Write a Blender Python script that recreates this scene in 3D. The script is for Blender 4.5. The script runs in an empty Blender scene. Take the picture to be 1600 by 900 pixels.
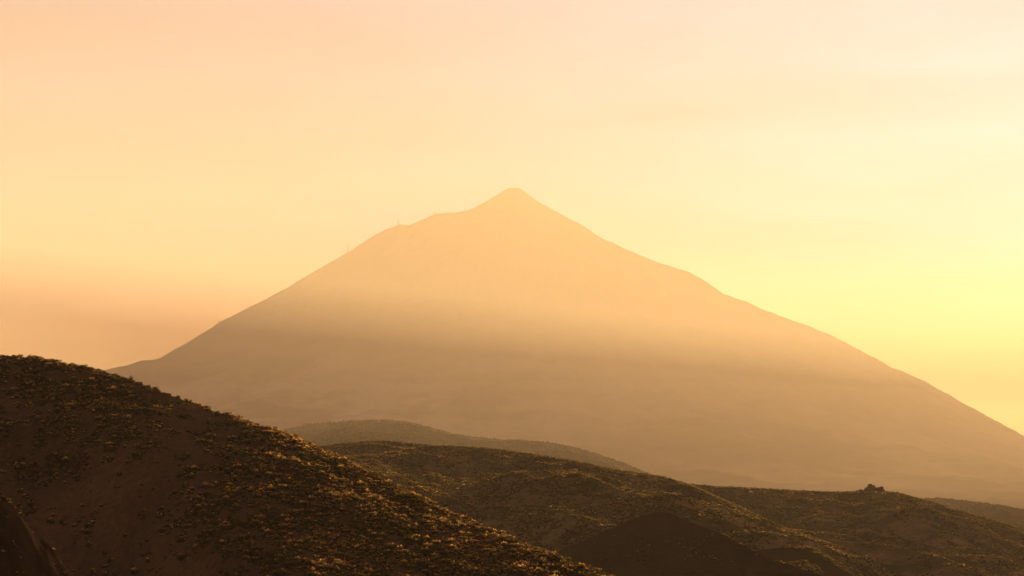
import bpy, math, random
import numpy as np
from mathutils import Vector, Matrix

S = bpy.context.scene
COL = S.collection
R = math.radians

# ------------------------------------------------------------------ camera, sky, sun, exposure
F_PX = 4537.0                     # focal length in photograph pixels (1600 wide)
PITCH = math.atan(270.0 / F_PX)   # horizon sits on photograph row 720
cam = bpy.data.cameras.new('camera')
cam.sensor_width = 36.0
cam.lens = 36.0 * F_PX / 1600.0
cam.clip_start = 1.0
cam.clip_end = 200000.0
camo = bpy.data.objects.new('camera', cam)
COL.objects.link(camo)
camo.location = (0, 0, 0)
camo.rotation_euler = (R(90) + PITCH, 0, 0)
S.camera = camo

SUN_AZ = R(13.5)     # clockwise from +Y (towards +X)
SUN_EL = R(5.5)
SUN_DIR = Vector((math.sin(SUN_AZ) * math.cos(SUN_EL), math.cos(SUN_AZ) * math.cos(SUN_EL), math.sin(SUN_EL)))

world = bpy.data.worlds.new('World')
S.world = world
world.use_nodes = True
wt = world.node_tree
wt.nodes.clear()
wo = wt.nodes.new('ShaderNodeOutputWorld')
bg = wt.nodes.new('ShaderNodeBackground')
sky = wt.nodes.new('ShaderNodeTexSky')
sky.sky_type = 'NISHITA'
sky.sun_disc = False
sky.sun_elevation = SUN_EL
sky.sun_rotation = SUN_AZ
sky.altitude = 2300
sky.air_density = 1.0
sky.dust_density = 10.0
sky.ozone_density = 1.0
tint = wt.nodes.new('ShaderNodeMix')
tint.data_type = 'RGBA'; tint.blend_type = 'MULTIPLY'
tint.inputs[0].default_value = 1.0
SKY_TINT = (0.04, 0.09, 0.235, 1)
# dusty air: warm close to the horizon, clearer and cooler higher up
wtc = wt.nodes.new('ShaderNodeTexCoord'); wsp = wt.nodes.new('ShaderNodeSeparateXYZ')
wt.links.new(wtc.outputs['Generated'], wsp.inputs[0])
wmr = wt.nodes.new('ShaderNodeMapRange'); wmr.interpolation_type = 'SMOOTHSTEP'
wmr.inputs[1].default_value = 0.03; wmr.inputs[2].default_value = 0.08
wt.links.new(wsp.outputs[2], wmr.inputs[0])
wmx = wt.nodes.new('ShaderNodeMix'); wmx.data_type = 'RGBA'
wmx.inputs[6].default_value = (0.42, 0.225, 0.19, 1)
wmx.inputs[7].default_value = SKY_TINT
wt.links.new(wmr.outputs[0], wmx.inputs[0]); wt.links.new(wmx.outputs[2], tint.inputs[7])
wt.links.new(sky.outputs[0], tint.inputs[6])
tc = wt.nodes.new('ShaderNodeTexCoord')
mp_ = wt.nodes.new('ShaderNodeMapping'); mp_.inputs['Scale'].default_value = (5, 5, 34); mp_.inputs['Rotation'].default_value = (0.05, 0.08, 0)
wt.links.new(tc.outputs['Generated'], mp_.inputs[0])
cn = wt.nodes.new('ShaderNodeTexNoise'); cn.inputs['Scale'].default_value = 1.6; cn.inputs['Detail'].default_value = 4; cn.inputs['Roughness'].default_value = 0.5
wt.links.new(mp_.outputs[0], cn.inputs['Vector'])
cm = wt.nodes.new('ShaderNodeMapRange'); cm.inputs[1].default_value = 0.3; cm.inputs[2].default_value = 0.7; cm.inputs[3].default_value = 0.86; cm.inputs[4].default_value = 1.14
wt.links.new(cn.outputs[0], cm.inputs[0])
streak = wt.nodes.new('ShaderNodeMix'); streak.data_type = 'RGBA'; streak.blend_type = 'MULTIPLY'; streak.inputs[0].default_value = 1.0
wt.links.new(tint.outputs[2], streak.inputs[6]); wt.links.new(cm.outputs[0], streak.inputs[7])
wt.links.new(streak.outputs[2], bg.inputs[0])
bg.inputs[1].default_value = 0.05
wt.links.new(bg.outputs[0], wo.inputs[0])

sun = bpy.data.lights.new('sun', 'SUN')
sun.energy = 5.0
sun.angle = R(0.5)
sun.color = (1.0, 0.715, 0.38)
suno = bpy.data.objects.new('sun', sun)
COL.objects.link(suno)
suno.rotation_euler = SUN_DIR.to_track_quat('Z', 'Y').to_euler()
suno.location = (2000, 8000, 2000)

S.view_settings.view_transform = 'Standard'
S.view_settings.look = 'None'
S.view_settings.gamma = 1
S.view_settings.exposure = 2.38
S.view_settings.use_curve_mapping = False
S.cycles.use_denoising = True
S.cycles.max_bounces = 6
S.cycles.volume_bounces = 3
S.cycles.transparent_max_bounces = 16

HAZE_DENSITY = 1.9e-5
VALLEY_DENSITY = 1.4e-4
DUST_DENSITY = 5.5e-5
SHEET_DENSITY = 2.1e-4
DUST_BASE = 290.0
HAZE_COLOR = (0.98, 0.80, 0.56, 1)
HAZE_G = 0.10

# ------------------------------------------------------------------ helpers
def P(px, py, D):
    """point at depth D (metres along +Y) under photograph pixel (px, py)"""
    c, s = math.cos(PITCH), math.sin(PITCH)
    u = 450.0 - py
    v = np.array([px - 800.0, F_PX * c - u * s, F_PX * s + u * c])
    return v * (D / v[1])

def proj(x, y, z):
    c, s = math.cos(PITCH), math.sin(PITCH)
    d = y * c + z * s
    u = -y * s + z * c
    return 800 + F_PX * x / d, 450 - F_PX * u / d

_rng = np.random.RandomState(7)
_perm = _rng.permutation(4096)
_gx = np.cos(_rng.rand(4096) * 2 * np.pi)
_gy = np.sin(np.arccos(np.clip(_gx, -1, 1))) * np.where(_rng.rand(4096) > .5, 1, -1)

def _g(ix, iy, fx, fy):
    h = _perm[(_perm[ix & 4095] + iy) & 4095]
    return _gx[h] * fx + _gy[h] * fy

def perlin(x, y):
    x = np.asarray(x, float); y = np.asarray(y, float)
    ix = np.floor(x).astype(int); iy = np.floor(y).astype(int)
    fx = x - ix; fy = y - iy
    u = fx * fx * fx * (fx * (fx * 6 - 15) + 10)
    v = fy * fy * fy * (fy * (fy * 6 - 15) + 10)
    a = _g(ix, iy, fx, fy); b = _g(ix + 1, iy, fx - 1, fy)
    c = _g(ix, iy + 1, fx, fy - 1); d = _g(ix + 1, iy + 1, fx - 1, fy - 1)
    return (a + u * (b - a)) + v * ((c + u * (d - c)) - (a + u * (b - a)))

def fbm(x, y, octv=4, gain=0.5, seed=0.0):
    s = 0; a = 1.0
    for k in range(octv):
        s = s + a * perlin(x * 2 ** k + seed + 17.3 * k, y * 2 ** k - seed + 9.1 * k)
        a *= gain
    return s

def ridged(x, y, octv=4, seed=0.0):
    s = 0; a = 1.0
    for k in range(octv):
        s = s + a * (1 - 2 * np.abs(perlin(x * 2 ** k + seed + 3.3 * k, y * 2 ** k - seed + 5.7 * k)))
        a *= 0.5
    return s

def mesh_obj(name, verts, faces, mat, tint=None, smooth=True, parent=None):
    """verts (n,3) array, faces (m,k) int array -> one mesh object"""
    verts = np.asarray(verts, np.float32); faces = np.asarray(faces, np.int32)
    me = bpy.data.meshes.new(name)
    n, m, k = len(verts), len(faces), faces.shape[1]
    me.vertices.add(n); me.vertices.foreach_set('co', verts.ravel())
    me.loops.add(m * k); me.loops.foreach_set('vertex_index', faces.ravel())
    me.polygons.add(m)
    me.polygons.foreach_set('loop_start', np.arange(0, m * k, k, dtype=np.int32))
    try:
        me.polygons.foreach_set('loop_total', np.full(m, k, np.int32))
    except Exception:
        pass
    me.polygons.foreach_set('use_smooth', np.full(m, smooth, bool))
    if tint is not None:
        at = me.attributes.new('tint', 'FLOAT', 'FACE')
        at.data.foreach_set('value', np.asarray(tint, np.float32))
    me.update(calc_edges=True)
    me.materials.append(mat)
    o = bpy.data.objects.new(name, me)
    COL.objects.link(o)
    if parent: o.parent = parent
    return o

def grid_faces(nx, ny):
    i, j = np.meshgrid(np.arange(nx - 1), np.arange(ny - 1), indexing='ij')
    a = (i * ny + j).ravel()
    return np.stack([a, a + ny, a + ny + 1, a + 1], 1)

def height_obj(name, fn, x0, x1, y0, y1, step, mat):
    xs = np.arange(x0, x1 + step, step); ys = np.arange(y0, y1 + step, step)
    X, Y = np.meshgrid(xs, ys, indexing='ij')
    Z = fn(X, Y)
    o = mesh_obj(name, np.stack([X.ravel(), Y.ravel(), Z.ravel()], 1), grid_faces(len(xs), len(ys)), mat)
    o['kind'] = 'structure'
    return o

def tag(o, label=None, cat=None, group=None, kind=None):
    if label: o['label'] = label
    if cat: o['category'] = cat
    if group: o['group'] = group
    if kind: o['kind'] = kind
    return o

def ico(sub):
    import bmesh
    bm = bmesh.new(); bmesh.ops.create_icosphere(bm, subdivisions=sub, radius=1)
    v = np.array([p.co[:] for p in bm.verts]); f = np.array([[q.index for q in p.verts] for p in bm.faces]); bm.free()
    return v, f

class Ridge:
    """a hill whose crest line runs through the given (px, py, depth) points"""
    def __init__(self, pts, front, back, a, smooth=6.0):
        W = np.array([P(*p) for p in pts])
        xs = np.linspace(W[0, 0], W[-1, 0], 1200)
        def sm(v):
            k = max(1, int(smooth / (xs[1] - xs[0])))
            ker = np.hanning(2 * k + 3); ker /= ker.sum()
            return np.convolve(np.pad(v, len(ker) // 2, mode='edge'), ker, 'valid')
        self.xs = xs
        self.Y = sm(np.interp(xs, W[:, 0], W[:, 1]))
        self.Z = sm(np.interp(xs, W[:, 0], W[:, 2]))
        self.f = np.interp(np.interp(xs, W[:, 0], [p[0] for p in pts]), [q[0] for q in front], [q[1] for q in front]) if hasattr(front, '__len__') else np.full(1200, front)
        self.b, self.a = back, a
    def __call__(self, x, y):
        Y = np.interp(x, self.xs, self.Y); Z = np.interp(x, self.xs, self.Z)
        f = np.interp(x, self.xs, self.f)
        # past the ends the crest keeps falling
        L = self.xs[0] - x; Rr = x - self.xs[-1]
        Z = Z - 0.12 * np.maximum(0, L) * 0 - 0.12 * np.maximum(0, Rr)
        d = y - Y
        s = np.where(d < 0, f, self.b)
        return Z - s * (np.sqrt(d * d + self.a ** 2) - self.a)

# ------------------------------------------------------------------ materials
def new_mat(name):
    m = bpy.data.materials.new(name); m.use_nodes = True
    nt = m.node_tree
    b = nt.nodes['Principled BSDF']
    b.inputs['Specular IOR Level'].default_value = 0.0
    b.inputs['Roughness'].default_value = 0.95
    return m, nt, b

def noise(nt, vec, scale, detail=5, rough=0.6):
    n = nt.nodes.new('ShaderNodeTexNoise')
    n.inputs['Scale'].default_value = scale
    n.inputs['Detail'].default_value = detail
    n.inputs['Roughness'].default_value = rough
    nt.links.new(vec, n.inputs['Vector'])
    return n.outputs[0]

def ramp(nt, fac, stops):
    r = nt.nodes.new('ShaderNodeValToRGB')
    e = r.color_ramp.elements
    while len(e) < len(stops): e.new(0.5)
    for k, (p, c) in enumerate(stops):
        e[k].position = p; e[k].color = (*c, 1)
    nt.links.new(fac, r.inputs[0])
    return r.outputs[0]

def mixc(nt, fac, a, b, blend='MIX'):
    m = nt.nodes.new('ShaderNodeMix'); m.data_type = 'RGBA'; m.blend_type = blend
    for s, v in ((0, fac), (6, a), (7, b)):
        if hasattr(v, 'is_linked') or hasattr(v, 'links'): nt.links.new(v, m.inputs[s])
        elif isinstance(v, (int, float)): m.inputs[s].default_value = v
        else: m.inputs[s].default_value = (*v, 1)
    return m.outputs[2]

def bump(nt, b, h, dist, strength=1.0):
    n = nt.nodes.new('ShaderNodeBump')
    n.inputs['Strength'].default_value = strength
    n.inputs['Distance'].default_value = dist
    nt.links.new(h, n.inputs['Height'])
    nt.links.new(n.outputs[0], b.inputs['Normal'])

def ground_mat(name, c1, c2, c3, sc, veg=None, vegpos=(0.5, 0.6), bdist=0.6):
    m, nt, b = new_mat(name)
    g = nt.nodes.new('ShaderNodeNewGeometry').outputs['Position']
    col = ramp(nt, noise(nt, g, sc, 6), [(0.3, c1), (0.5, c2), (0.72, c3)])
    fine = noise(nt, g, sc * 40, 4, 0.7)
    col = mixc(nt, 0.8, col, ramp(nt, fine, [(0.3, (.62, .6, .58)), (0.7, (1.25, 1.2, 1.15))]), 'MULTIPLY')
    if veg:
        v = noise(nt, g, sc * 3.2, 8, 0.68)
        f = ramp(nt, v, [(vegpos[0], (0, 0, 0)), (vegpos[1], (1, 1, 1))])
        col = mixc(nt, f, col, veg)
    nt.links.new(col, b.inputs['Base Color'])
    bump(nt, b, noise(nt, g, sc * 22, 7, 0.7), bdist)
    return m

M_FORE = ground_mat('red_scoria', (.048, .029, .022), (.075, .046, .034), (.125, .078, .058), 0.012, (.05, .042, .026), (.60, .72), 0.9)
M_SPUR = ground_mat('dark_scoria', (.020, .0125, .010), (.036, .022, .017), (.07, .043, .032), 0.09, (.035, .032, .018), (.56, .68), 0.6)
M_MID = ground_mat('scrubby_ground', (.10, .07, .045), (.16, .115, .07), (.25, .175, .105), 0.006, (.060, .052, .030), (.45, .58), 2.5)
M_CONE = ground_mat('dark_cinder', (.022, .015, .011), (.034, .023, .017), (.05, .034, .024), 0.01, None, bdist=0.4)
M_FAR = ground_mat('brown_hill', (.075, .052, .04), (.1, .07, .05), (.14, .1, .068), 0.004, (.055, .05, .03), (.5, .62), 3.0)

def shrub_mat(name, use_attr=True):
    m, nt, b = new_mat(name)
    if use_attr:
        a = nt.nodes.new('ShaderNodeAttribute'); a.attribute_name = 'tint'; v = a.outputs['Fac']
    else:
        a = nt.nodes.new('ShaderNodeAttribute'); a.attribute_name = 'tint'; v = a.outputs['Fac']
    col = ramp(nt, v, [(0.0, (.022, .023, .013)), (0.35, (.056, .045, .024)), (0.6, (.15, .108, .055)), (1.0, (.64, .40, .16))])  # last stop: straw tips with the sun's orange painted into the colour
    nt.links.new(col, b.inputs['Base Color'])
    tr = nt.nodes.new('ShaderNodeBsdfTranslucent')
    tc = mixc(nt, 1.0, col, (1.7, 1.4, 0.9), 'MULTIPLY')
    nt.links.new(tc, tr.inputs['Color'])
    ms = nt.nodes.new('ShaderNodeMixShader'); ms.inputs[0].default_value = 0.55
    nt.links.new(b.outputs[0], ms.inputs[1]); nt.links.new(tr.outputs[0], ms.inputs[2])
    nt.links.new(ms.outputs[0], nt.nodes['Material Output'].inputs['Surface'])
    return m
M_SHRUB = shrub_mat('shrub_foliage')
M_SHRUB_ONE = shrub_mat('shrub_foliage_single', False)

def plain(name, c, rough=0.7, metal=0.0):
    m, nt, b = new_mat(name)
    g = nt.nodes.new('ShaderNodeNewGeometry').outputs['Position']
    col = ramp(nt, noise(nt, g, 0.8, 4), [(0.3, tuple(k * .75 for k in c)), (0.7, tuple(min(1, k * 1.15) for k in c))])
    nt.links.new(col, b.inputs['Base Color'])
    b.inputs['Roughness'].default_value = rough; b.inputs['Metallic'].default_value = metal
    return m
M_STEEL = plain('galvanised_steel', (.35, .35, .34), .5, .3)
M_CONCRETE = plain('concrete', (.38, .35, .31), .85)
M_ROCK = ground_mat('lava_rock', (.06, .042, .03), (.10, .07, .05), (.17, .12, .085), 0.12, None, bdist=1.2)
M_STONE = plain('stone', (.10, .07, .055), .9)
M_PALE = plain('pale_rock', (.62, .58, .52), .8)
M_TRACK = plain('dirt_track', (.30, .20, .12), .95)

# ------------------------------------------------------------------ the volcano
MD = 13000.0
left = [(808,293),(803,293.5),(795,294),(786,299),(770,308),(755,318),(740,327),(725,332),(708,335),(690,336),(680,337),(672,340),(660,346),(645,352),(635,356),(628,357),(624,354),
        (600,363),(580,374),(560,387),(540,400),(500,422),(460,446),(420,470),(380,490),(340,512),(300,537),(270,555),(250,565),(215,573),(180,583),(120,592),(0,612),(-300,660),(-800,720),(-1600,760)]
right = [(808,293),(814,295),(820,299),(835,312),(850,322),(880,338),(910,354),(950,380),(1000,402),(1040,418),(1080,430),(1110,450),(1130,463),(1180,484),(1240,507),(1290,526),(1340,552),
         (1390,579),(1440,603),(1480,625),(1520,648),(1600,692),(1700,738),(1900,775),(2400,800)]
PK = P(808, 293, MD)
def prof(pts):
    W = np.array([P(a, b, MD) for a, b in pts])
    r = np.abs(W[:, 0] - PK[0]); r[0] = 0
    return r, W[:, 2]
LR, LZ = prof(left); RR, RZ = prof(right)
FRr = np.array([0, 200, 800, 1300, 2200, 3200, 4400, 6000, 8000])
FRz = np.array([PK[2], PK[2] - 105, PK[2] - 470, PK[2] - 700, PK[2] - 1040, PK[2] - 1240, PK[2] - 1330, PK[2] - 1400, PK[2] - 1440])
def mountain_z(x, y, detail=True):
    dx = x - PK[0]; dy = y - MD
    r = np.sqrt(dx * dx + dy * dy) + 1e-6
    c = dx / r
    zl = np.interp(r, LR, LZ); zr = np.interp(r, RR, RZ); zf = np.interp(r, FRr, FRz)
    wl = np.clip(-c, 0, 1) ** 1.6; wr = np.clip(c, 0, 1) ** 1.6
    z = zl * wl + zr * wr + zf * (1 - wl - wr)
    if detail:
        th = np.arctan2(dy, dx)
        k = np.clip(r / 900, 0, 1)
        edge = 1 - 0.85 * np.clip(np.abs(c), 0, 1) ** 6
        g = ridged(th * 7 + 2, np.log(r + 300) * 1.1, 4, 3.0)
        z = z + (g - 0.9) * 24 * k * edge + fbm(x / 260, y / 260, 4, .55, 4) * 20 * k * edge + fbm(x / 60, y / 60, 3, .65, 8) * 9 * np.clip(r / 300, 0.3, 1)
    return z
na, nr = 900, 800
th = np.linspace(0, 2 * np.pi, na, endpoint=False)
rr = np.concatenate([[1.0], np.linspace(8, 9000, nr - 1)])
rr = 9000 * (np.linspace(0.0004, 1, nr)) ** 1.35
T, RRm = np.meshgrid(th, rr, indexing='ij')
X = PK[0] + RRm * np.cos(T); Y = MD + RRm * np.sin(T); Z = mountain_z(X, Y)
i, j = np.meshgrid(np.arange(na), np.arange(nr - 1), indexing='ij')
a = (i * nr + j).ravel(); b = (((i + 1) % na) * nr + j).ravel()
faces = np.stack([a, a + 1, b + 1, b], 1)
M_VOLC, nt, b_ = new_mat('volcano_slope')
g = nt.nodes.new('ShaderNodeNewGeometry').outputs['Position']
base = ramp(nt, noise(nt, g, 0.0012, 8, .62), [(0.36, (.045, .032, .026)), (0.5, (.14, .10, .075)), (0.62, (.34, .25, .18))])
sep = nt.nodes.new('ShaderNodeSeparateXYZ'); nt.links.new(g, sep.inputs[0])
# pale pumice on the low eastern shoulder (a real patch of lighter stone)
mr = nt.nodes.new('ShaderNodeMapRange'); mr.inputs[1].default_value = 480; mr.inputs[2].default_value = 200
nt.links.new(sep.outputs[2], mr.inputs[0])
mx = nt.nodes.new('ShaderNodeMapRange'); mx.inputs[1].default_value = 700; mx.inputs[2].default_value = -700
nt.links.new(sep.outputs[0], mx.inputs[0])
mm = nt.nodes.new('ShaderNodeMath'); mm.operation = 'MULTIPLY'
nt.links.new(mr.outputs[0], mm.inputs[0]); nt.links.new(mx.outputs[0], mm.inputs[1])
mp = nt.nodes.new('ShaderNodeMath'); mp.operation = 'MULTIPLY'
nz = ramp(nt, noise(nt, g, 0.0022, 8, .6), [(0.42, (.15, .15, .15)), (0.56, (1, 1, 1))])
nt.links.new(mm.outputs[0], mp.inputs[0]); nt.links.new(nz, mp.inputs[1])
nt.links.new(mixc(nt, mp.outputs[0], base, (.78, .62, .47)), b_.inputs['Base Color'])
bump(nt, b_, noise(nt, g, 0.02, 8, .65), 6)
vol = mesh_obj('volcano', np.stack([X.ravel(), Y.ravel(), Z.ravel()], 1), faces, M_VOLC)
vol['kind'] = 'structure'

# ------------------------------------------------------------------ hills
far_h = Ridge([(-200,735,6500),(200,715,6500),(330,694,6550),(445,672,6600),(480,664,6600),(520,660,6600),(560,657,6600),(600,656.5,6600),(640,659,6600),(665,665,6600),(700,677,6600),(740,683,6590),
               (800,688,6580),(860,692,6560),(900,700,6530),(930,709,6500),(960,718,6470),(1000,734,6430),(1050,752,6350),(1120,785,6250),(1300,850,6200)], 0.09, 0.22, 90, 40)
right_h = Ridge([(1150,800,6000),(1300,788,6000),(1400,780,6000),(1440,778.5,6000),(1480,778.5,6000),(1520,783,6000),(1560,790,6000),(1600,797,6000),(1700,815,6000),(1850,840,6000)], 0.08, 0.25, 90, 40)
mid_h = Ridge([(-100,760,2700),(200,735,2700),(400,715,2680),(450,704,2680),(520,695,2680),(560,690.5,2680),(600,689.5,2680),(640,692,2680),(690,698,2680),(750,701,2660),(800,707,2640),(850,714,2620),(900,722,2600),
               (950,734,2580),(1000,741,2560),(1040,748,2540),(1080,760,2500),(1120,778,2450),(1160,795,2400),(1200,815,2330),(1240,832,2280),(1280,846,2240),(1340,864,2200),(1420,885,2150),(1600,925,2100)], 0.058, 0.16, 45, 12)
back_h = Ridge([(800,770,3300),(950,762,3300),(1040,752,3300),(1070,757,3300),(1120,762,3280),(1200,765,3250),(1260,768,3220),(1310,770,3200),(1345,768,3200),(1390,768,3200),(1420,776,3180),(1450,784,3150),(1500,800,3100),(1560,817,3050),
                (1600,830,3000),(1700,860,2950),(1900,900,2900)], 0.075, 0.2, 45, 12)
cone_h = Ridge([(700,905,1500),(800,885,1500),(880,858,1500),(930,838,1500),(960,824,1500),(990,811,1500),(1010,804,1500),(1025,800.5,1500),(1045,800,1500),(1055,804,1500),(1065,812,1500),(1080,815,1500),(1095,823,1490),(1110,826,1485),
                (1125,833,1480),(1150,847,1470),(1180,862,1450),(1210,875,1430),(1250,887,1400),(1300,905,1370),(1400,950,1300)], 0.28, 0.4, 14, 6)
cone2_h = Ridge([(1120,880,1750),(1160,865,1750),(1185,860,1750),(1210,856.5,1750),(1235,855.5,1750),(1260,859,1740),(1285,872,1730),(1310,886,1720),(1360,915,1700)], 0.28, 0.4, 14, 6)
dark_h = Ridge([(1050,850,2050),(1150,842,2050),(1240,838,2050),(1290,841,2030),(1340,848,2010),(1400,855,1990),(1440,863,1960),(1480,874,1930),(1510,886,1900),(1550,900,1860),(1650,930,1800)], 0.17, 0.2, 20, 6)
small_h = Ridge([(840,830,2180),(880,806,2180),(905,792,2180),(925,785,2180),(942,788,2180),(960,798,2180),(985,815,2180),(1020,840,2180)], 0.30, 0.35, 7, 3)
hump_h = Ridge([(700,850,2080),(760,822,2080),(800,806,2080),(840,797,2080),(870,800,2080),(900,815,2080),(950,850,2080)], 0.10, 0.3, 16, 6)
fore_h = Ridge([(-500,580,1050),(-200,563,1020),(0,557,1000),(30,557,1000),(60,560.5,1000),(90,566,995),(120,572,990),(150,579,985),(180,588,980),(210,598,975),(240,608,970),(270,618,965),(300,629,960),(330,640,955),(360,650,950),
                (385,660,946),(400,665,944),(420,670,940),(450,681,935),(480,694,930),(520,712,920),(560,731,910),(600,751,900),(650,776,888),(700,800,876),(750,822,865),(800,843,853),(850,862,842),(900,880,830),(960,902,818),(1050,945,800),(1200,1010,780)],
               [(0, .30), (150, .28), (300, .22), (450, .175), (600, .16)], 0.5, 14, 3)
spur_h = Ridge([(-500,600,520),(-200,690,520),(-60,755,525),(0,790,530),(30,812,532),(60,845,535),(90,880,538),(130,935,540),(200,1010,540)], 0.75, 0.55, 6, 2)

def crest_limit(h, x, y, z, soft=1.0):
    """relief in front of or behind a crest never stands above the crest as seen from the road"""
    y_ = np.maximum(y, 50.0)
    lim = np.interp(x / y_, h.xs / h.Y, h.Z / h.Y) * y_ + .35 * np.clip(1 - np.abs(y - np.interp(x, h.xs, h.Y)) / 40, 0, 1)
    q = lim - z
    return lim - np.where(q > 4 * soft, q, soft * np.log1p(np.exp(np.clip(q / soft, -40, 40))) )
def crest_fbm(x, y, sd, a):
    return fbm(x / 15, y / 15, 3, .55, sd) * a

def line_d(x, y, a, b):
    ax, ay = a[0], a[1]; bx, by = b[0], b[1]
    t = np.clip(((x - ax) * (bx - ax) + (y - ay) * (by - ay)) / ((bx - ax) ** 2 + (by - ay) ** 2), 0, 1)
    return np.hypot(x - ax - t * (bx - ax), y - ay - t * (by - ay)), t

def z_fore(x, y):
    z = fore_h(x, y)
    Yr = np.interp(x, fore_h.xs, fore_h.Y)
    k = np.clip((Yr - y) / 60, 0, 1)
    d, t = line_d(x, y, (-150, 900), (-95, 700)); z = z - 32 * np.exp(-(d / 30) ** 2) * np.clip(t * 2.5, 0, 1)
    d, t = line_d(x, y, (-120, 880), (-60, 720)); z = z + 5 * np.exp(-(d / 18) ** 2) * k
    d, t = line_d(x, y, (-175, 950), (-150, 880)); z = z - 4 * np.exp(-(d / 20) ** 2) * k
    z = z + (fbm(x / 55, y / 80, 3, .5, 1) * 3.4 + ridged(x / 38 + y / 160, y / 120, 3, 9) * (1.0 + 2.2 * np.clip((-60 - x) / 80, 0, 1))) * k
    z = crest_limit(fore_h, x, y, z, .6)
    return z + fbm(x / 9, y / 9, 4, .5, 2) * 0.4 * (0.35 + 0.65 * k)
def z_spur(x, y):
    return spur_h(x, y) + fbm(x / 11, y / 16, 5, .6, 6) * 2.6 + ridged(x / 12, y / 7, 4, 7) * .9 + fbm(x / 2.4, y / 2.4, 3, .6, 19) * .5
def z_mid(x, y):
    Yr = np.interp(x, mid_h.xs, mid_h.Y); k = np.clip(np.abs(Yr - y) / 150, 0.06, 1)
    return crest_fbm(x, y, 3, 1.1) + crest_limit(mid_h, x, y, mid_h(x, y) + (fbm(x / 170, y / 300, 4, .55, 21) * 27 + ridged(x / 90, y / 160, 3, 5) * 5) * k)
def z_back(x, y):
    Yr = np.interp(x, back_h.xs, back_h.Y); k = np.clip(np.abs(Yr - y) / 150, 0.06, 1)
    return crest_fbm(x, y, 13, 1.2) + crest_limit(back_h, x, y, back_h(x, y) + (fbm(x / 190, y / 300, 4, .55, 31) * 26 + ridged(x / 90, y / 160, 3, 15) * 5) * k)
def z_far(x, y):
    Yr = np.interp(x, far_h.xs, far_h.Y); k = np.clip(np.abs(Yr - y) / 200, 0.05, 1)
    return crest_fbm(x, y, 14, 1.8) + crest_limit(far_h, x, y, far_h(x, y) + fbm(x / 200, y / 260, 4, .55, 41) * 26 * k)
def z_right(x, y):
    Yr = np.interp(x, right_h.xs, right_h.Y); k = np.clip(np.abs(Yr - y) / 200, 0.05, 1)
    return crest_fbm(x, y, 15, 2.0) + crest_limit(right_h, x, y, right_h(x, y) + fbm(x / 200, y / 260, 4, .55, 51) * 22 * k)
def mk(h, amp, sd, sc=40):
    def f(x, y):
        Yr = np.interp(x, h.xs, h.Y); k = np.clip(np.abs(Yr - y) / 60, 0.05, 1)
        return h(x, y) + fbm(x / sc, y / sc, 4, .5, sd) * amp * k + fbm(x / 9, y / 9, 4, .6, sd) * 0.55
    return f
z_cone, z_cone2, z_dark = mk(cone_h, 3.0, 61), mk(cone2_h, 3.0, 62), mk(dark_h, 7, 63, 90)
z_small, z_hump = mk(small_h, 3, 64), mk(hump_h, 4, 65)

height_obj('hill', z_fore, -420, 330, 380, 1500, 2.2, M_FORE)
height_obj('hill', z_spur, -230, 10, 380, 620, 0.8, M_SPUR)
height_obj('hill', z_mid, -1000, 1100, 1300, 3600, 6, M_MID)
height_obj('hill', z_back, -300, 1500, 1900, 4200, 7, M_MID)
height_obj('hill', z_far, -2200, 1800, 4750, 8200, 14, M_FAR)
height_obj('hill', z_right, 400, 2700, 4750, 7600, 14, M_FAR)
height_obj('cinder_cone', z_cone, -120, 260, 1150, 1800, 2.5, M_CONE)
height_obj('cinder_cone', z_cone2, 80, 300, 1500, 2000, 2.5, M_CONE)
height_obj('cinder_cone', z_small, -20, 150, 2000, 2350, 2.5, M_CONE)
height_obj('hill', z_hump, -120, 130, 1850, 2300, 3, M_MID)
height_obj('hill', z_dark, 60, 620, 1450, 2400, 4, M_MID)

# the ground sheet: valley floor and caldera plain out to the horizon
def z_ground(x, y):
    d = np.hypot(x, y)
    return -170 + fbm(x / 1500, y / 1500, 4, .5, 71) * 40 * np.clip(d / 3000, .2, 1) - np.clip((y - 6000) / 7000, 0, 1) * -40
height_obj('ground', z_ground, -30000, 30000, -6000, 42000, 240, M_FAR)
# the slope the photographer stands on
def z_stand(x, y):
    return -2.2 - 0.42 * np.maximum(0, y + 4) - 0.06 * np.maximum(0, -y) - 0.0006 * x * x * 0.3 + fbm(x / 20, y / 20, 4, .5, 81) * 0.6
height_obj('hill', z_stand, -300, 300, -400, 370, 4, M_FORE)

# ------------------------------------------------------------------ shrubs
rng = np.random.RandomState(11)
def make_tuft(n, leaf, flat=0.62, rs=None):
    """n leaf-sized triangles spread through a low dome of radius 1"""
    rs = rs or rng
    k = rs.randint(4, 7)
    cen = np.stack([rs.uniform(-.5, .5, k), rs.uniform(-.5, .5, k), rs.uniform(.25, .6, k)], 1)
    rad = rs.uniform(.32, .58, k)
    w = rs.randint(0, k, n)
    d = rs.normal(size=(n, 3)); d /= np.linalg.norm(d, axis=1)[:, None]
    d[:, 2] = np.abs(d[:, 2]) * np.where(rs.rand(n) < .75, 1, -.6)
    c = cen[w] + d * (rad[w] * rs.uniform(.75, 1.05, n))[:, None]
    c[:, 2] = np.maximum(c[:, 2] * flat / .62, 0.03)
    nrm = d + rs.normal(size=(n, 3)) * .55; nrm /= np.linalg.norm(nrm, axis=1)[:, None]
    t = np.cross(nrm, rs.normal(size=(n, 3))); t /= np.linalg.norm(t, axis=1)[:, None]
    b = np.cross(nrm, t)
    s = (leaf * rs.uniform(.7, 1.3, n))[:, None]
    v = np.stack([c + t * s, c - t * s * .6 + b * s * .85, c - t * s * .6 - b * s * .85], 1)
    return v.reshape(-1, 3)

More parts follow.
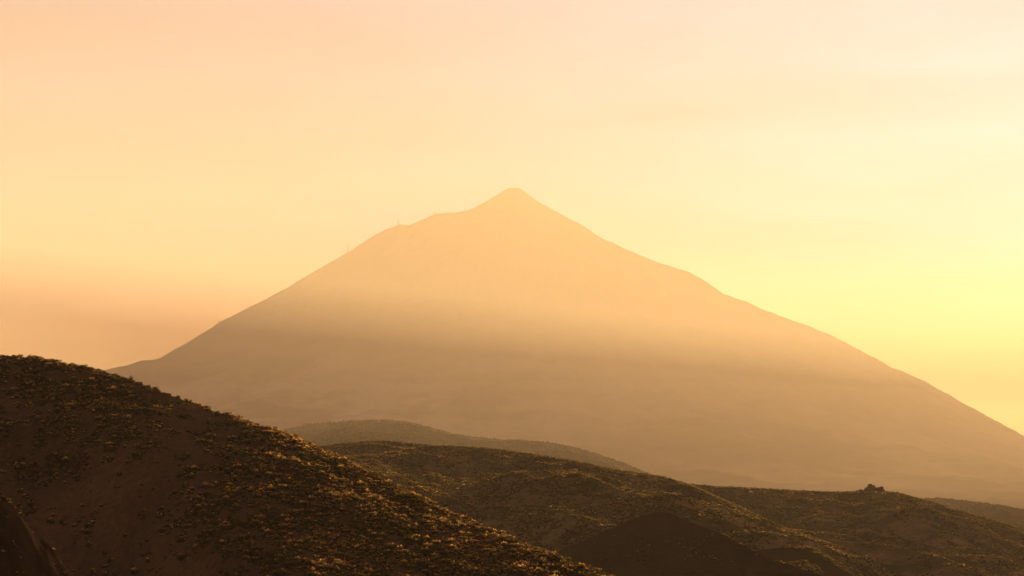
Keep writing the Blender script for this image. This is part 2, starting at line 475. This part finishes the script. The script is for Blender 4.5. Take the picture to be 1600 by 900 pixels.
def dome(nseg=7, flat=.5, jit=.12, rs=None):
    rs = rs or rng
    v = []; 
    rings = [(1.0, -.12), (.92, .3), (.62, .66)]
    for q, (r_, z_) in enumerate(rings):
        for s_ in range(nseg):
            a_ = 2 * math.pi * (s_ + .5 * q) / nseg
            rj = r_ * (.74 + rs.uniform(-jit, jit))
            v.append((rj * math.cos(a_), rj * math.sin(a_), z_ * flat / .5 * .8 + rs.uniform(-jit, jit) * .3))
    v.append((0, 0, .8 * flat / .5 * .8))
    f = []
    for q in range(2):
        for s_ in range(nseg):
            a_ = q * nseg + s_; b_ = q * nseg + (s_ + 1) % nseg
            f += [(a_, b_, a_ + nseg), (b_, b_ + nseg, a_ + nseg)]
    t_ = 3 * nseg
    for s_ in range(nseg):
        f.append((2 * nseg + s_, 2 * nseg + (s_ + 1) % nseg, t_))
    return np.array(v), np.array(f)

def variant(nleaf, leaf, core=True, flat=.62, nseg=7):
    lv = make_tuft(nleaf, leaf, flat)
    lf = np.arange(len(lv)).reshape(-1, 3)
    if core:
        cv, cf = dome(nseg, flat * .72)
        return np.concatenate([cv * .92, lv]), np.concatenate([cf, lf + len(cv)])
    return lv, lf

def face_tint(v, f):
    """dark woody core, green body, pale dry seed heads and painted-in sunlight on the crown"""
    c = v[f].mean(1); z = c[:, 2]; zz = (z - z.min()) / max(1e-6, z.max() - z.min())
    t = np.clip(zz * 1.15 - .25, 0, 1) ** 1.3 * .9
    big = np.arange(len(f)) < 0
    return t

def scatter_mesh(name, variants, pos, size, tint, mat):
    V, Fc, T_ = [], [], []
    off = 0
    which = rng.randint(0, len(variants), len(pos))
    for k, (vv, ff) in enumerate(variants):
        idx = np.where(which == k)[0]
        if not len(idx): continue
        ang = rng.uniform(0, 2 * np.pi, len(idx))
        c, s = np.cos(ang), np.sin(ang)
        sc = size[idx]; st = sc * rng.uniform(.8, 1.25, len(idx))
        zz = sc * rng.uniform(.75, 1.3, len(idx))
        x = vv[None, :, 0] * c[:, None] - vv[None, :, 1] * s[:, None]
        y = vv[None, :, 0] * s[:, None] + vv[None, :, 1] * c[:, None]
        W = np.stack([x * st[:, None], y * sc[:, None], vv[None, :, 2] * zz[:, None] * np.ones_like(x)], 2) + pos[idx][:, None, :]
        V.append(W.reshape(-1, 3).astype(np.float32))
        o = (np.arange(len(idx)) * len(vv))[:, None, None] + off
        Fc.append((ff[None] + o).reshape(-1, 3))
        ft = face_tint(vv, ff)
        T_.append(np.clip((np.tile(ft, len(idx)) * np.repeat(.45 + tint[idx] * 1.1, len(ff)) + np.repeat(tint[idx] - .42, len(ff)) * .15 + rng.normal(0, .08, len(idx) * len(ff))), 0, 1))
        off += len(idx) * len(vv)
    return mesh_obj(name, np.concatenate(V), np.concatenate(Fc), mat, tint=np.concatenate(T_), smooth=False)

# how thickly the near hillside is covered, read by photograph row and column
GX = np.arange(0, 1021, 60); GY = np.arange(570, 911, 40)
G_ = [[6,6,4,2,2,1,1,1,1,1,1,1,1,1,1,1,1,1],
      [5,8,8,7,1,2,3,3,3,3,3,3,3,3,3,3,3,3],
      [.3,.7,5,9,3,.3,2,6,6,6,6,6,6,6,6,6,6,6],
      [5,5,8,7,2,.4,3,9,9,8,8,8,8,8,8,8,8,8],
      [1.5,4,4,.4,.2,.6,6,9,9,9,9,9,8,8,8,8,8,8],
      [4,3,.5,.3,.3,2.5,6,7,8,9,9,9,9,8,8,8,8,8],
      [3,2,.5,.5,1,5,5,5,8,9,9,9,9,8,8,8,8,8],
      [2,1,1.5,1,1,2.5,3,4,6,8,8,9,9,9,8,8,8,8],
      [1,.6,1,1,1,1,1.5,3,5,7,8,9,9,9,9,8,8,8]]
G_ = np.array(G_, float) / 9
def cover(px, py):
    fx = np.clip(px / 60, 0, 16.999); fy = np.clip((py - 570) / 40, 0, 7.999)
    i = fx.astype(int); j = fy.astype(int); u = fx - i; v = fy - j
    return (G_[j, i] * (1 - u) + G_[j, i + 1] * u) * (1 - v) + (G_[j + 1, i] * (1 - u) + G_[j + 1, i + 1] * u) * v

def visible_like(x, y, z, surfs):
    """rough test: is the sight line to (x,y,z) free of the listed surfaces"""
    ok = np.ones(len(x), bool)
    for t in np.linspace(.4, .985, 34):
        for s in surfs:
            ok &= ~(s(x * t, y * t) > z * t + .25)
    return ok

n = 320000
x = rng.uniform(-330, 180, n); y = rng.uniform(560, 1010, n)
z = z_fore(x, y); px, py = proj(x, y, z)
Yr = np.interp(x, fore_h.xs, fore_h.Y)
cl = fbm(x / 7, y / 14, 3, .6, 91)
p = np.clip(cover(px, py) * 1.15 + cl * 1.7 * (0.25 + cover(px, py)) - .12, 0, 1)
keep = (rng.rand(n) < p) & (px > -140) & (px < 1100) & (py < 980) & (y < Yr + 12)
keep &= (z_spur(x * .6, y * .6) < z * .6 + 200)
x, y, z, px, py = (q[keep] for q in (x, y, z, px, py))
size = np.exp(rng.normal(-.68, .45, len(x))) * (1 + .5 * np.clip(fbm(x / 7, y / 14, 3, .6, 91), -.3, .8))
size = np.clip(size, .22, 1.7)
tint = np.clip(.42 + fbm(x / 30, y / 30, 2, .5, 95) * .5 + rng.normal(0, .2, len(x)), 0, 1)
pos = np.stack([x, y, z - .08 * size], 1)
vis = visible_like(x, y, z + size * .6, [z_fore, z_spur]) & (px > 0) & (px < 1600) & (py < 896) & (py > 540)
app = size / y * vis
order = np.argsort(-app)
near_i = order[:300]
rest = np.ones(len(x), bool); rest[near_i] = False
vars_near = [variant(95, .17, nseg=8) for _ in range(8)]
vars_mid = [variant(46, .22) for _ in range(8)]
print('fore shrubs', len(x))

shr_meshes = []
for k, (vv, ff) in enumerate(vars_near):
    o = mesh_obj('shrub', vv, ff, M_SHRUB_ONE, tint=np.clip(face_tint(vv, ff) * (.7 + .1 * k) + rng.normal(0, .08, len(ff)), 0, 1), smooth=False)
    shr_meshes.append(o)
first = {}
for c_, q in enumerate(near_i):
    k = c_ % len(shr_meshes)
    if k not in first:
        o = shr_meshes[k]; first[k] = o
    else:
        o = first[k].copy(); COL.objects.link(o)
    s_ = float(size[q])
    o.location = pos[q]; o.rotation_euler = (0, 0, rng.uniform(0, 6.28))
    o.scale = (s_ * rng.uniform(.9, 1.2), s_, s_ * rng.uniform(.8, 1.2))
    where = ('beside the shaded gully' if px[q] < 200 else 'on bare reddish soil' if px[q] < 380 else
             'in mixed scrub left of centre' if px[q] < 560 else 'in thick sunlit scrub' if px[q] < 740 else 'towards its right end')
    row = 'at the bottom edge of the near hill' if py[q] > 865 else 'low on the near slope' if py[q] > 800 else 'halfway up the near slope' if py[q] > 700 else 'high on the near slope'
    tag(o, 'large shrub %s, %s' % (row, where), 'shrub', 'large shrubs on the near hill, %s and %s' % (row, where))
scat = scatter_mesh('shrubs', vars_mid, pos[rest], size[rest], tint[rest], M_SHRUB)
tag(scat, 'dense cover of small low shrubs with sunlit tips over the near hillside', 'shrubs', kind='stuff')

# loose stones on the bare soil
n = 26000
x = rng.uniform(-230, 120, n); y = rng.uniform(600, 1000, n); z = z_fore(x, y); px, py = proj(x, y, z)
kk = (px > -40) & (px < 1000) & (py < 940) & (fbm(x / 16, y / 22, 3, .6, 151) + rng.rand(n) * .5 > .22)
x, y, z = x[kk], y[kk], z[kk]
sv, sf = ico(1)
stv = [(sv * (1 + rng.uniform(-.25, .25, (len(sv), 1))) * np.array([1, 1, .6]), sf) for _ in range(6)]
st = scatter_mesh('stones', stv, np.stack([x, y, z + .02], 1), np.exp(rng.normal(-1.5, .5, len(x))), rng.rand(len(x)), M_STONE)
tag(st, 'loose dark stones strewn over the bare soil of the near hillside', 'stones', kind='stuff')

# spur at the lower left: a few small plants
def scatter_on(fn, others, x0, x1, y0, y1, n, thr, lo, hi, sd, csc, pyr=(500, 960), top=None):
    x = rng.uniform(x0, x1, n); y = rng.uniform(y0, y1, n)
    z = fn(x, y); px, py = proj(x, y, z)
    c = fbm(x / csc, y / (csc * 1.6), 4, .6, sd)
    c = c + .55 * fbm(x / (csc * 6), y / (csc * 9), 3, .5, sd + 8)
    p = np.clip((c - thr) * 2.8, 0.03, 1)
    k = (rng.rand(n) < p) & (px > -90) & (px < 1690) & (py > pyr[0]) & (py < pyr[1])
    for o in others: k &= z > o(x, y) + .1
    x, y, z, px, py = (q[k] for q in (x, y, z, px, py))
    s = rng.uniform(lo, hi, len(x)) ** 1.0
    t = np.clip(.42 + fbm(x / 60, y / 60, 2, .5, sd + 3) * .6 + rng.normal(0, .2, len(x)), 0, 1)
    return np.stack([x, y, z - .1 * s], 1), s, t

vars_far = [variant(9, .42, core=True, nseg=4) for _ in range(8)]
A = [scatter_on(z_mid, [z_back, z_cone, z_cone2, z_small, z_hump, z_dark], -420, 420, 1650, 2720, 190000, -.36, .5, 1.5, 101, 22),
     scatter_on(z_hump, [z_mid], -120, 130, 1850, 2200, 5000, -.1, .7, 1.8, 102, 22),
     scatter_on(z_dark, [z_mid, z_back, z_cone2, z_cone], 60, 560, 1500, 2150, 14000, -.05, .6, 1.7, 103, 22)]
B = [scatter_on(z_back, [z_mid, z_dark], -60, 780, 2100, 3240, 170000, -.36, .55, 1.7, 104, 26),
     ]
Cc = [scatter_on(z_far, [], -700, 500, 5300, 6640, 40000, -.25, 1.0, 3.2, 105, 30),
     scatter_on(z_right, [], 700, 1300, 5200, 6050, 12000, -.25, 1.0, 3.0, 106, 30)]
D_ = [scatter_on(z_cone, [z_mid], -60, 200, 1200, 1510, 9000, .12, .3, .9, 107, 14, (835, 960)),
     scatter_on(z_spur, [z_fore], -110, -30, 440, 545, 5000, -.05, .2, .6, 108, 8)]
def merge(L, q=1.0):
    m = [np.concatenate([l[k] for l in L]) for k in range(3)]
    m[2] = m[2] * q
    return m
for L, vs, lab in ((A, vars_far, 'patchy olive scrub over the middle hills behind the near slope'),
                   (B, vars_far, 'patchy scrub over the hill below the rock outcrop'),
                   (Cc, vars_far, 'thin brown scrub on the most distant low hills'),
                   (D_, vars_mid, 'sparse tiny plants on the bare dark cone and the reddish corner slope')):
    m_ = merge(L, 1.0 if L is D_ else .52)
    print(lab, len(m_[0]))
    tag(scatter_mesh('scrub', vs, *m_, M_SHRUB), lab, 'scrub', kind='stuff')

# ------------------------------------------------------------------ rock outcrop, boulders, track
IV, IF = ico(4)
def rock(name, loc, sx, sy, sz, mat, seed, rough=.28, sub=None):
    v, f = (IV, IF) if sub is None else ico(sub)
    d = fbm(v[:, 0] * 1.7 + seed, v[:, 1] * 1.7 + v[:, 2] * 2.1, 4, .6, seed) * rough * 2
    d2 = np.round((v[:, 2] + fbm(v[:, 0] * 2, v[:, 1] * 2, 2, .5, seed)) * 3) / 3 - v[:, 2]
    w = v * (1 + d)[:, None]; w[:, 2] += d2 * .18
    return mesh_obj(name, w * np.array([sx, sy, sz]) + np.array(loc), f, mat, smooth=False)
OD = 3160.0
root = bpy.data.objects.new('rock_outcrop', None); COL.objects.link(root)
c0 = P(1362, 775, OD); root.location = c0
tag(root, 'dark craggy rock outcrop standing on the crest of the right-hand hill', 'rock outcrop')
for k, (px_, py_, w_, h_) in enumerate([(1366, 778, 9.5, 9.5), (1354, 778, 6.5, 6.5), (1375, 781, 6, 7), (1360, 785, 14, 9), (1345, 780, 8, 4.6), (1386, 780, 8, 4.6), (1398, 779, 5, 4.0), (1336, 780, 7, 3.2)]):
    q = P(px_, py_, OD) - c0
    o = rock('rock', (q[0], q[1] - (k % 2) * 3, q[2]), w_ * 1.15, w_ * 1.0, h_ * 1.3, M_ROCK, 3 + k * 5, .42)
    o.parent = root
def on_ground(px_, py_, fn, D0, D1):
    best = None
    for D in np.linspace(D0, D1, 1500):
        q = P(px_, py_, D)
        if fn(np.array([q[0]]), np.array([q[1]]))[0] >= q[2]:
            return q
    return P(px_, py_, D1)
for (px_, py_, s_, lab) in ((1172.5, 769.5, 1.5, 'largest of the white boulders just below the crest of the right-hand hill'),
                            (1175.5, 769.2, .95, 'small white boulder touching the right side of the largest white boulder'),
                            (1193.4, 770.6, .7, 'lone tiny pale boulder to the right of the white pair on the crest')):
    q = on_ground(px_, py_, z_back, 2500, 3260)
    o = rock('boulder', (q[0], q[1], q[2] + s_ * .3), s_ * 1.2, s_, s_ * .8, M_PALE, s_ * 9, .2, 2)
    tag(o, lab, 'boulder', 'pale boulders near the crest')
# dirt track: a narrow strip laid over the middle hill
def track(pts, w):
    c = []
    for a_, b_ in zip(pts[:-1], pts[1:]):
        for t in np.linspace(0, 1, 24, endpoint=False):
            px_ = a_[0] + (b_[0] - a_[0]) * t; py_ = a_[1] + (b_[1] - a_[1]) * t
            c.append(on_ground(px_, py_, z_mid, 1700, 2660))
    c = np.array(c)
    ker = np.ones(9) / 9
    yy = np.convolve(np.pad(c[:, 1], 4, mode='edge'), ker, 'valid')
    xx = c[:, 0]
    V = []
    for q in (-.5, .5):
        V.append(np.stack([xx, yy + q * w, z_mid(xx, yy + q * w) + .25], 1))
    V = np.stack(V, 1).reshape(-1, 3)
    nseg = len(xx)
    f = np.array([[2 * k, 2 * k + 2, 2 * k + 3, 2 * k + 1] for k in range(nseg - 1)])
    o = mesh_obj('dirt_track', V, f, M_TRACK); o['kind'] = 'structure'
track([(838, 738.5), (865, 737.5), (905, 738.5)], 12)

# ------------------------------------------------------------------ cable car masts on the volcano's left shoulder
class MB:
    def __init__(s): s.v = []; s.f = []
    def box(s, c, d):
        b = len(s.v)
        for i in (-1, 1):
            for j in (-1, 1):
                for k in (-1, 1): s.v.append((c[0] + i * d[0] / 2, c[1] + j * d[1] / 2, c[2] + k * d[2] / 2))
        s.f += [(b, b+1, b+3, b+2), (b+4, b+6, b+7, b+5), (b, b+4, b+5, b+1), (b+2, b+3, b+7, b+6), (b, b+2, b+6, b+4), (b+1, b+5, b+7, b+3)]
    def bar(s, p, q, w):
        p, q = Vector(p), Vector(q); d = (q - p).normalized()
        u = d.cross(Vector((0.3, 1, .2))).normalized() * w / 2; v = d.cross(u).normalized() * w / 2
        b = len(s.v)
        for c in (p, q):
            for g_ in (u + v, u - v, -u - v, -u + v): s.v.append(tuple(c + g_))
        s.f += [(b+3, b+2, b+1, b), (b+4, b+5, b+6, b+7)] + [(b + k, b + (k + 1) % 4, b + 4 + (k + 1) % 4, b + 4 + k) for k in range(4)]
    def build(s, name, mat, parent): return mesh_obj(name, s.v, s.f, mat, smooth=False, parent=parent)

def mast(name, px_, py_, h, base, top, head, label):
    # foot on the skyline of the slope at this column
    x_ = P(px_, py_, MD)[0]
    ys = np.linspace(MD - 900, MD + 100, 400); zs = mountain_z(np.full(400, x_), ys)
    k = int(np.argmax(zs / ys)); loc = np.array([x_, ys[k], zs[k] - 1])
    r = bpy.data.objects.new(name, None); COL.objects.link(r); r.location = loc
    for sx, sy in ((-1, -1), (1, -1), (1, 1), (-1, 1)):
        m = MB(); m.bar((sx * base, sy * base, 0), (sx * top, sy * top, h), 1.5); m.build('leg', M_STEEL, r)
    m = MB(); nb = max(2, int(h / 6))
    for q in range(nb):
        z0, z1 = h * q / nb, h * (q + 1) / nb
        w0 = base + (top - base) * q / nb; w1 = base + (top - base) * (q + 1) / nb
        for a_, b_ in (((-1, -1), (1, -1)), ((1, -1), (1, 1)), ((1, 1), (-1, 1)), ((-1, 1), (-1, -1))):
            m.bar((a_[0] * w0, a_[1] * w0, z0), (b_[0] * w1, b_[1] * w1, z1), .7)
            m.bar((b_[0] * w0, b_[1] * w0, z0), (a_[0] * w1, a_[1] * w1, z1), .7)
            m.bar((a_[0] * w1, a_[1] * w1, z1), (b_[0] * w1, b_[1] * w1, z1), .7)
    m.build('bracing', M_STEEL, r)
    if head:
        m = MB(); m.box((0, 0, h + .8), (head, 2.5, 1.6)); m.build('crossarm', M_STEEL, r)
        for sx in (-1, 1):
            m = MB(); m.box((sx * head * .42, 0, h + 2.1), (head * .16, 3.6, 1.0)); m.build('pulley_rail', M_STEEL, r)
    tag(r, label, 'mast', 'masts along the skyline of the volcano')
mast('cable_car_mast', 544.3, 394, 37, 2.8, 2.2, 0, 'tall slender lattice mast rising from the left shoulder of the volcano')
mast('cable_car_mast', 624, 354, 24, 3.0, 2.0, 14, 'cable car mast with a crossarm at the notch below the volcano summit')
mast('cable_car_mast', 347.5, 507, 12, 2.8, 2.0, 9, 'shortest mast, lowest on the left flank of the volcano')
# upper station
x_ = P(679, 337, MD)[0]
ys = np.linspace(MD - 900, MD + 100, 400); zs = mountain_z(np.full(400, x_), ys); k = int(np.argmax(zs / ys))
r = bpy.data.objects.new('cable_car_station', None); COL.objects.link(r); r.location = (x_, ys[k], zs[k])
tag(r, 'small flat-roofed building on the shelf left of the volcano summit', 'building')
m = MB(); m.box((0, 0, 2.5), (19, 12, 7)); m.build('wall', M_CONCRETE, r)
m = MB(); m.box((0, 0, 6.5), (21, 14, 1.0)); m.box((3, 0, 7.8), (8, 8, 1.6)); m.build('roof', M_CONCRETE, r)
m = MB(); m.box((-7, -6.1, 2.2), (3.4, .3, 3.6)); m.build('door', M_STEEL, r)
for q in range(3):
    m = MB(); m.box((-1.5 + q * 4, -6.1, 3.2), (2.6, .3, 1.8)); m.build('window', M_STEEL, r)

# ------------------------------------------------------------------ the haze
def air(name, dens, x0, x1, y0, y1, z0, z1, label):
    hz = bpy.data.materials.new(name); hz.use_nodes = True
    nt = hz.node_tree; nt.nodes.clear()
    out = nt.nodes.new('ShaderNodeOutputMaterial'); pv = nt.nodes.new('ShaderNodeVolumePrincipled')
    pv.inputs['Color'].default_value = HAZE_COLOR
    pv.inputs['Density'].default_value = dens
    pv.inputs['Anisotropy'].default_value = HAZE_G
    nt.links.new(pv.outputs[0], out.inputs['Volume'])
    V = [(a_, b_, c_) for a_ in (x0, x1) for b_ in (y0, y1) for c_ in (z0, z1)]
    Fh = [(0, 1, 3, 2), (4, 6, 7, 5), (0, 4, 5, 1), (2, 3, 7, 6), (0, 2, 6, 4), (1, 5, 7, 3)]
    h = mesh_obj(name, V, Fh, hz, smooth=False)
    tag(h, label, 'haze', kind='stuff')
air('haze', HAZE_DENSITY, -30500, 30500, -6500, 42500, -330, PK[2] + 60, 'thin golden haze filling the air between the near hills and the volcano')
# Saharan dust aloft: a thicker level layer that begins part-way up the volcano
air('dust_layer', DUST_DENSITY, -30400, 30400, -6400, 19600, DUST_BASE, PK[2] + 50, 'thicker bright dust layer that swallows the upper half of the volcano')
air('dust_sheet', SHEET_DENSITY, -30200, 30200, -6200, 19400, 312, 530, 'dense level sheet of golden dust drawn across the waist of the volcano')
air('valley_haze', VALLEY_DENSITY, -30300, 30300, 5300, 19500, -325, DUST_BASE - 1, 'pale haze pooled in the basin at the foot of the volcano')
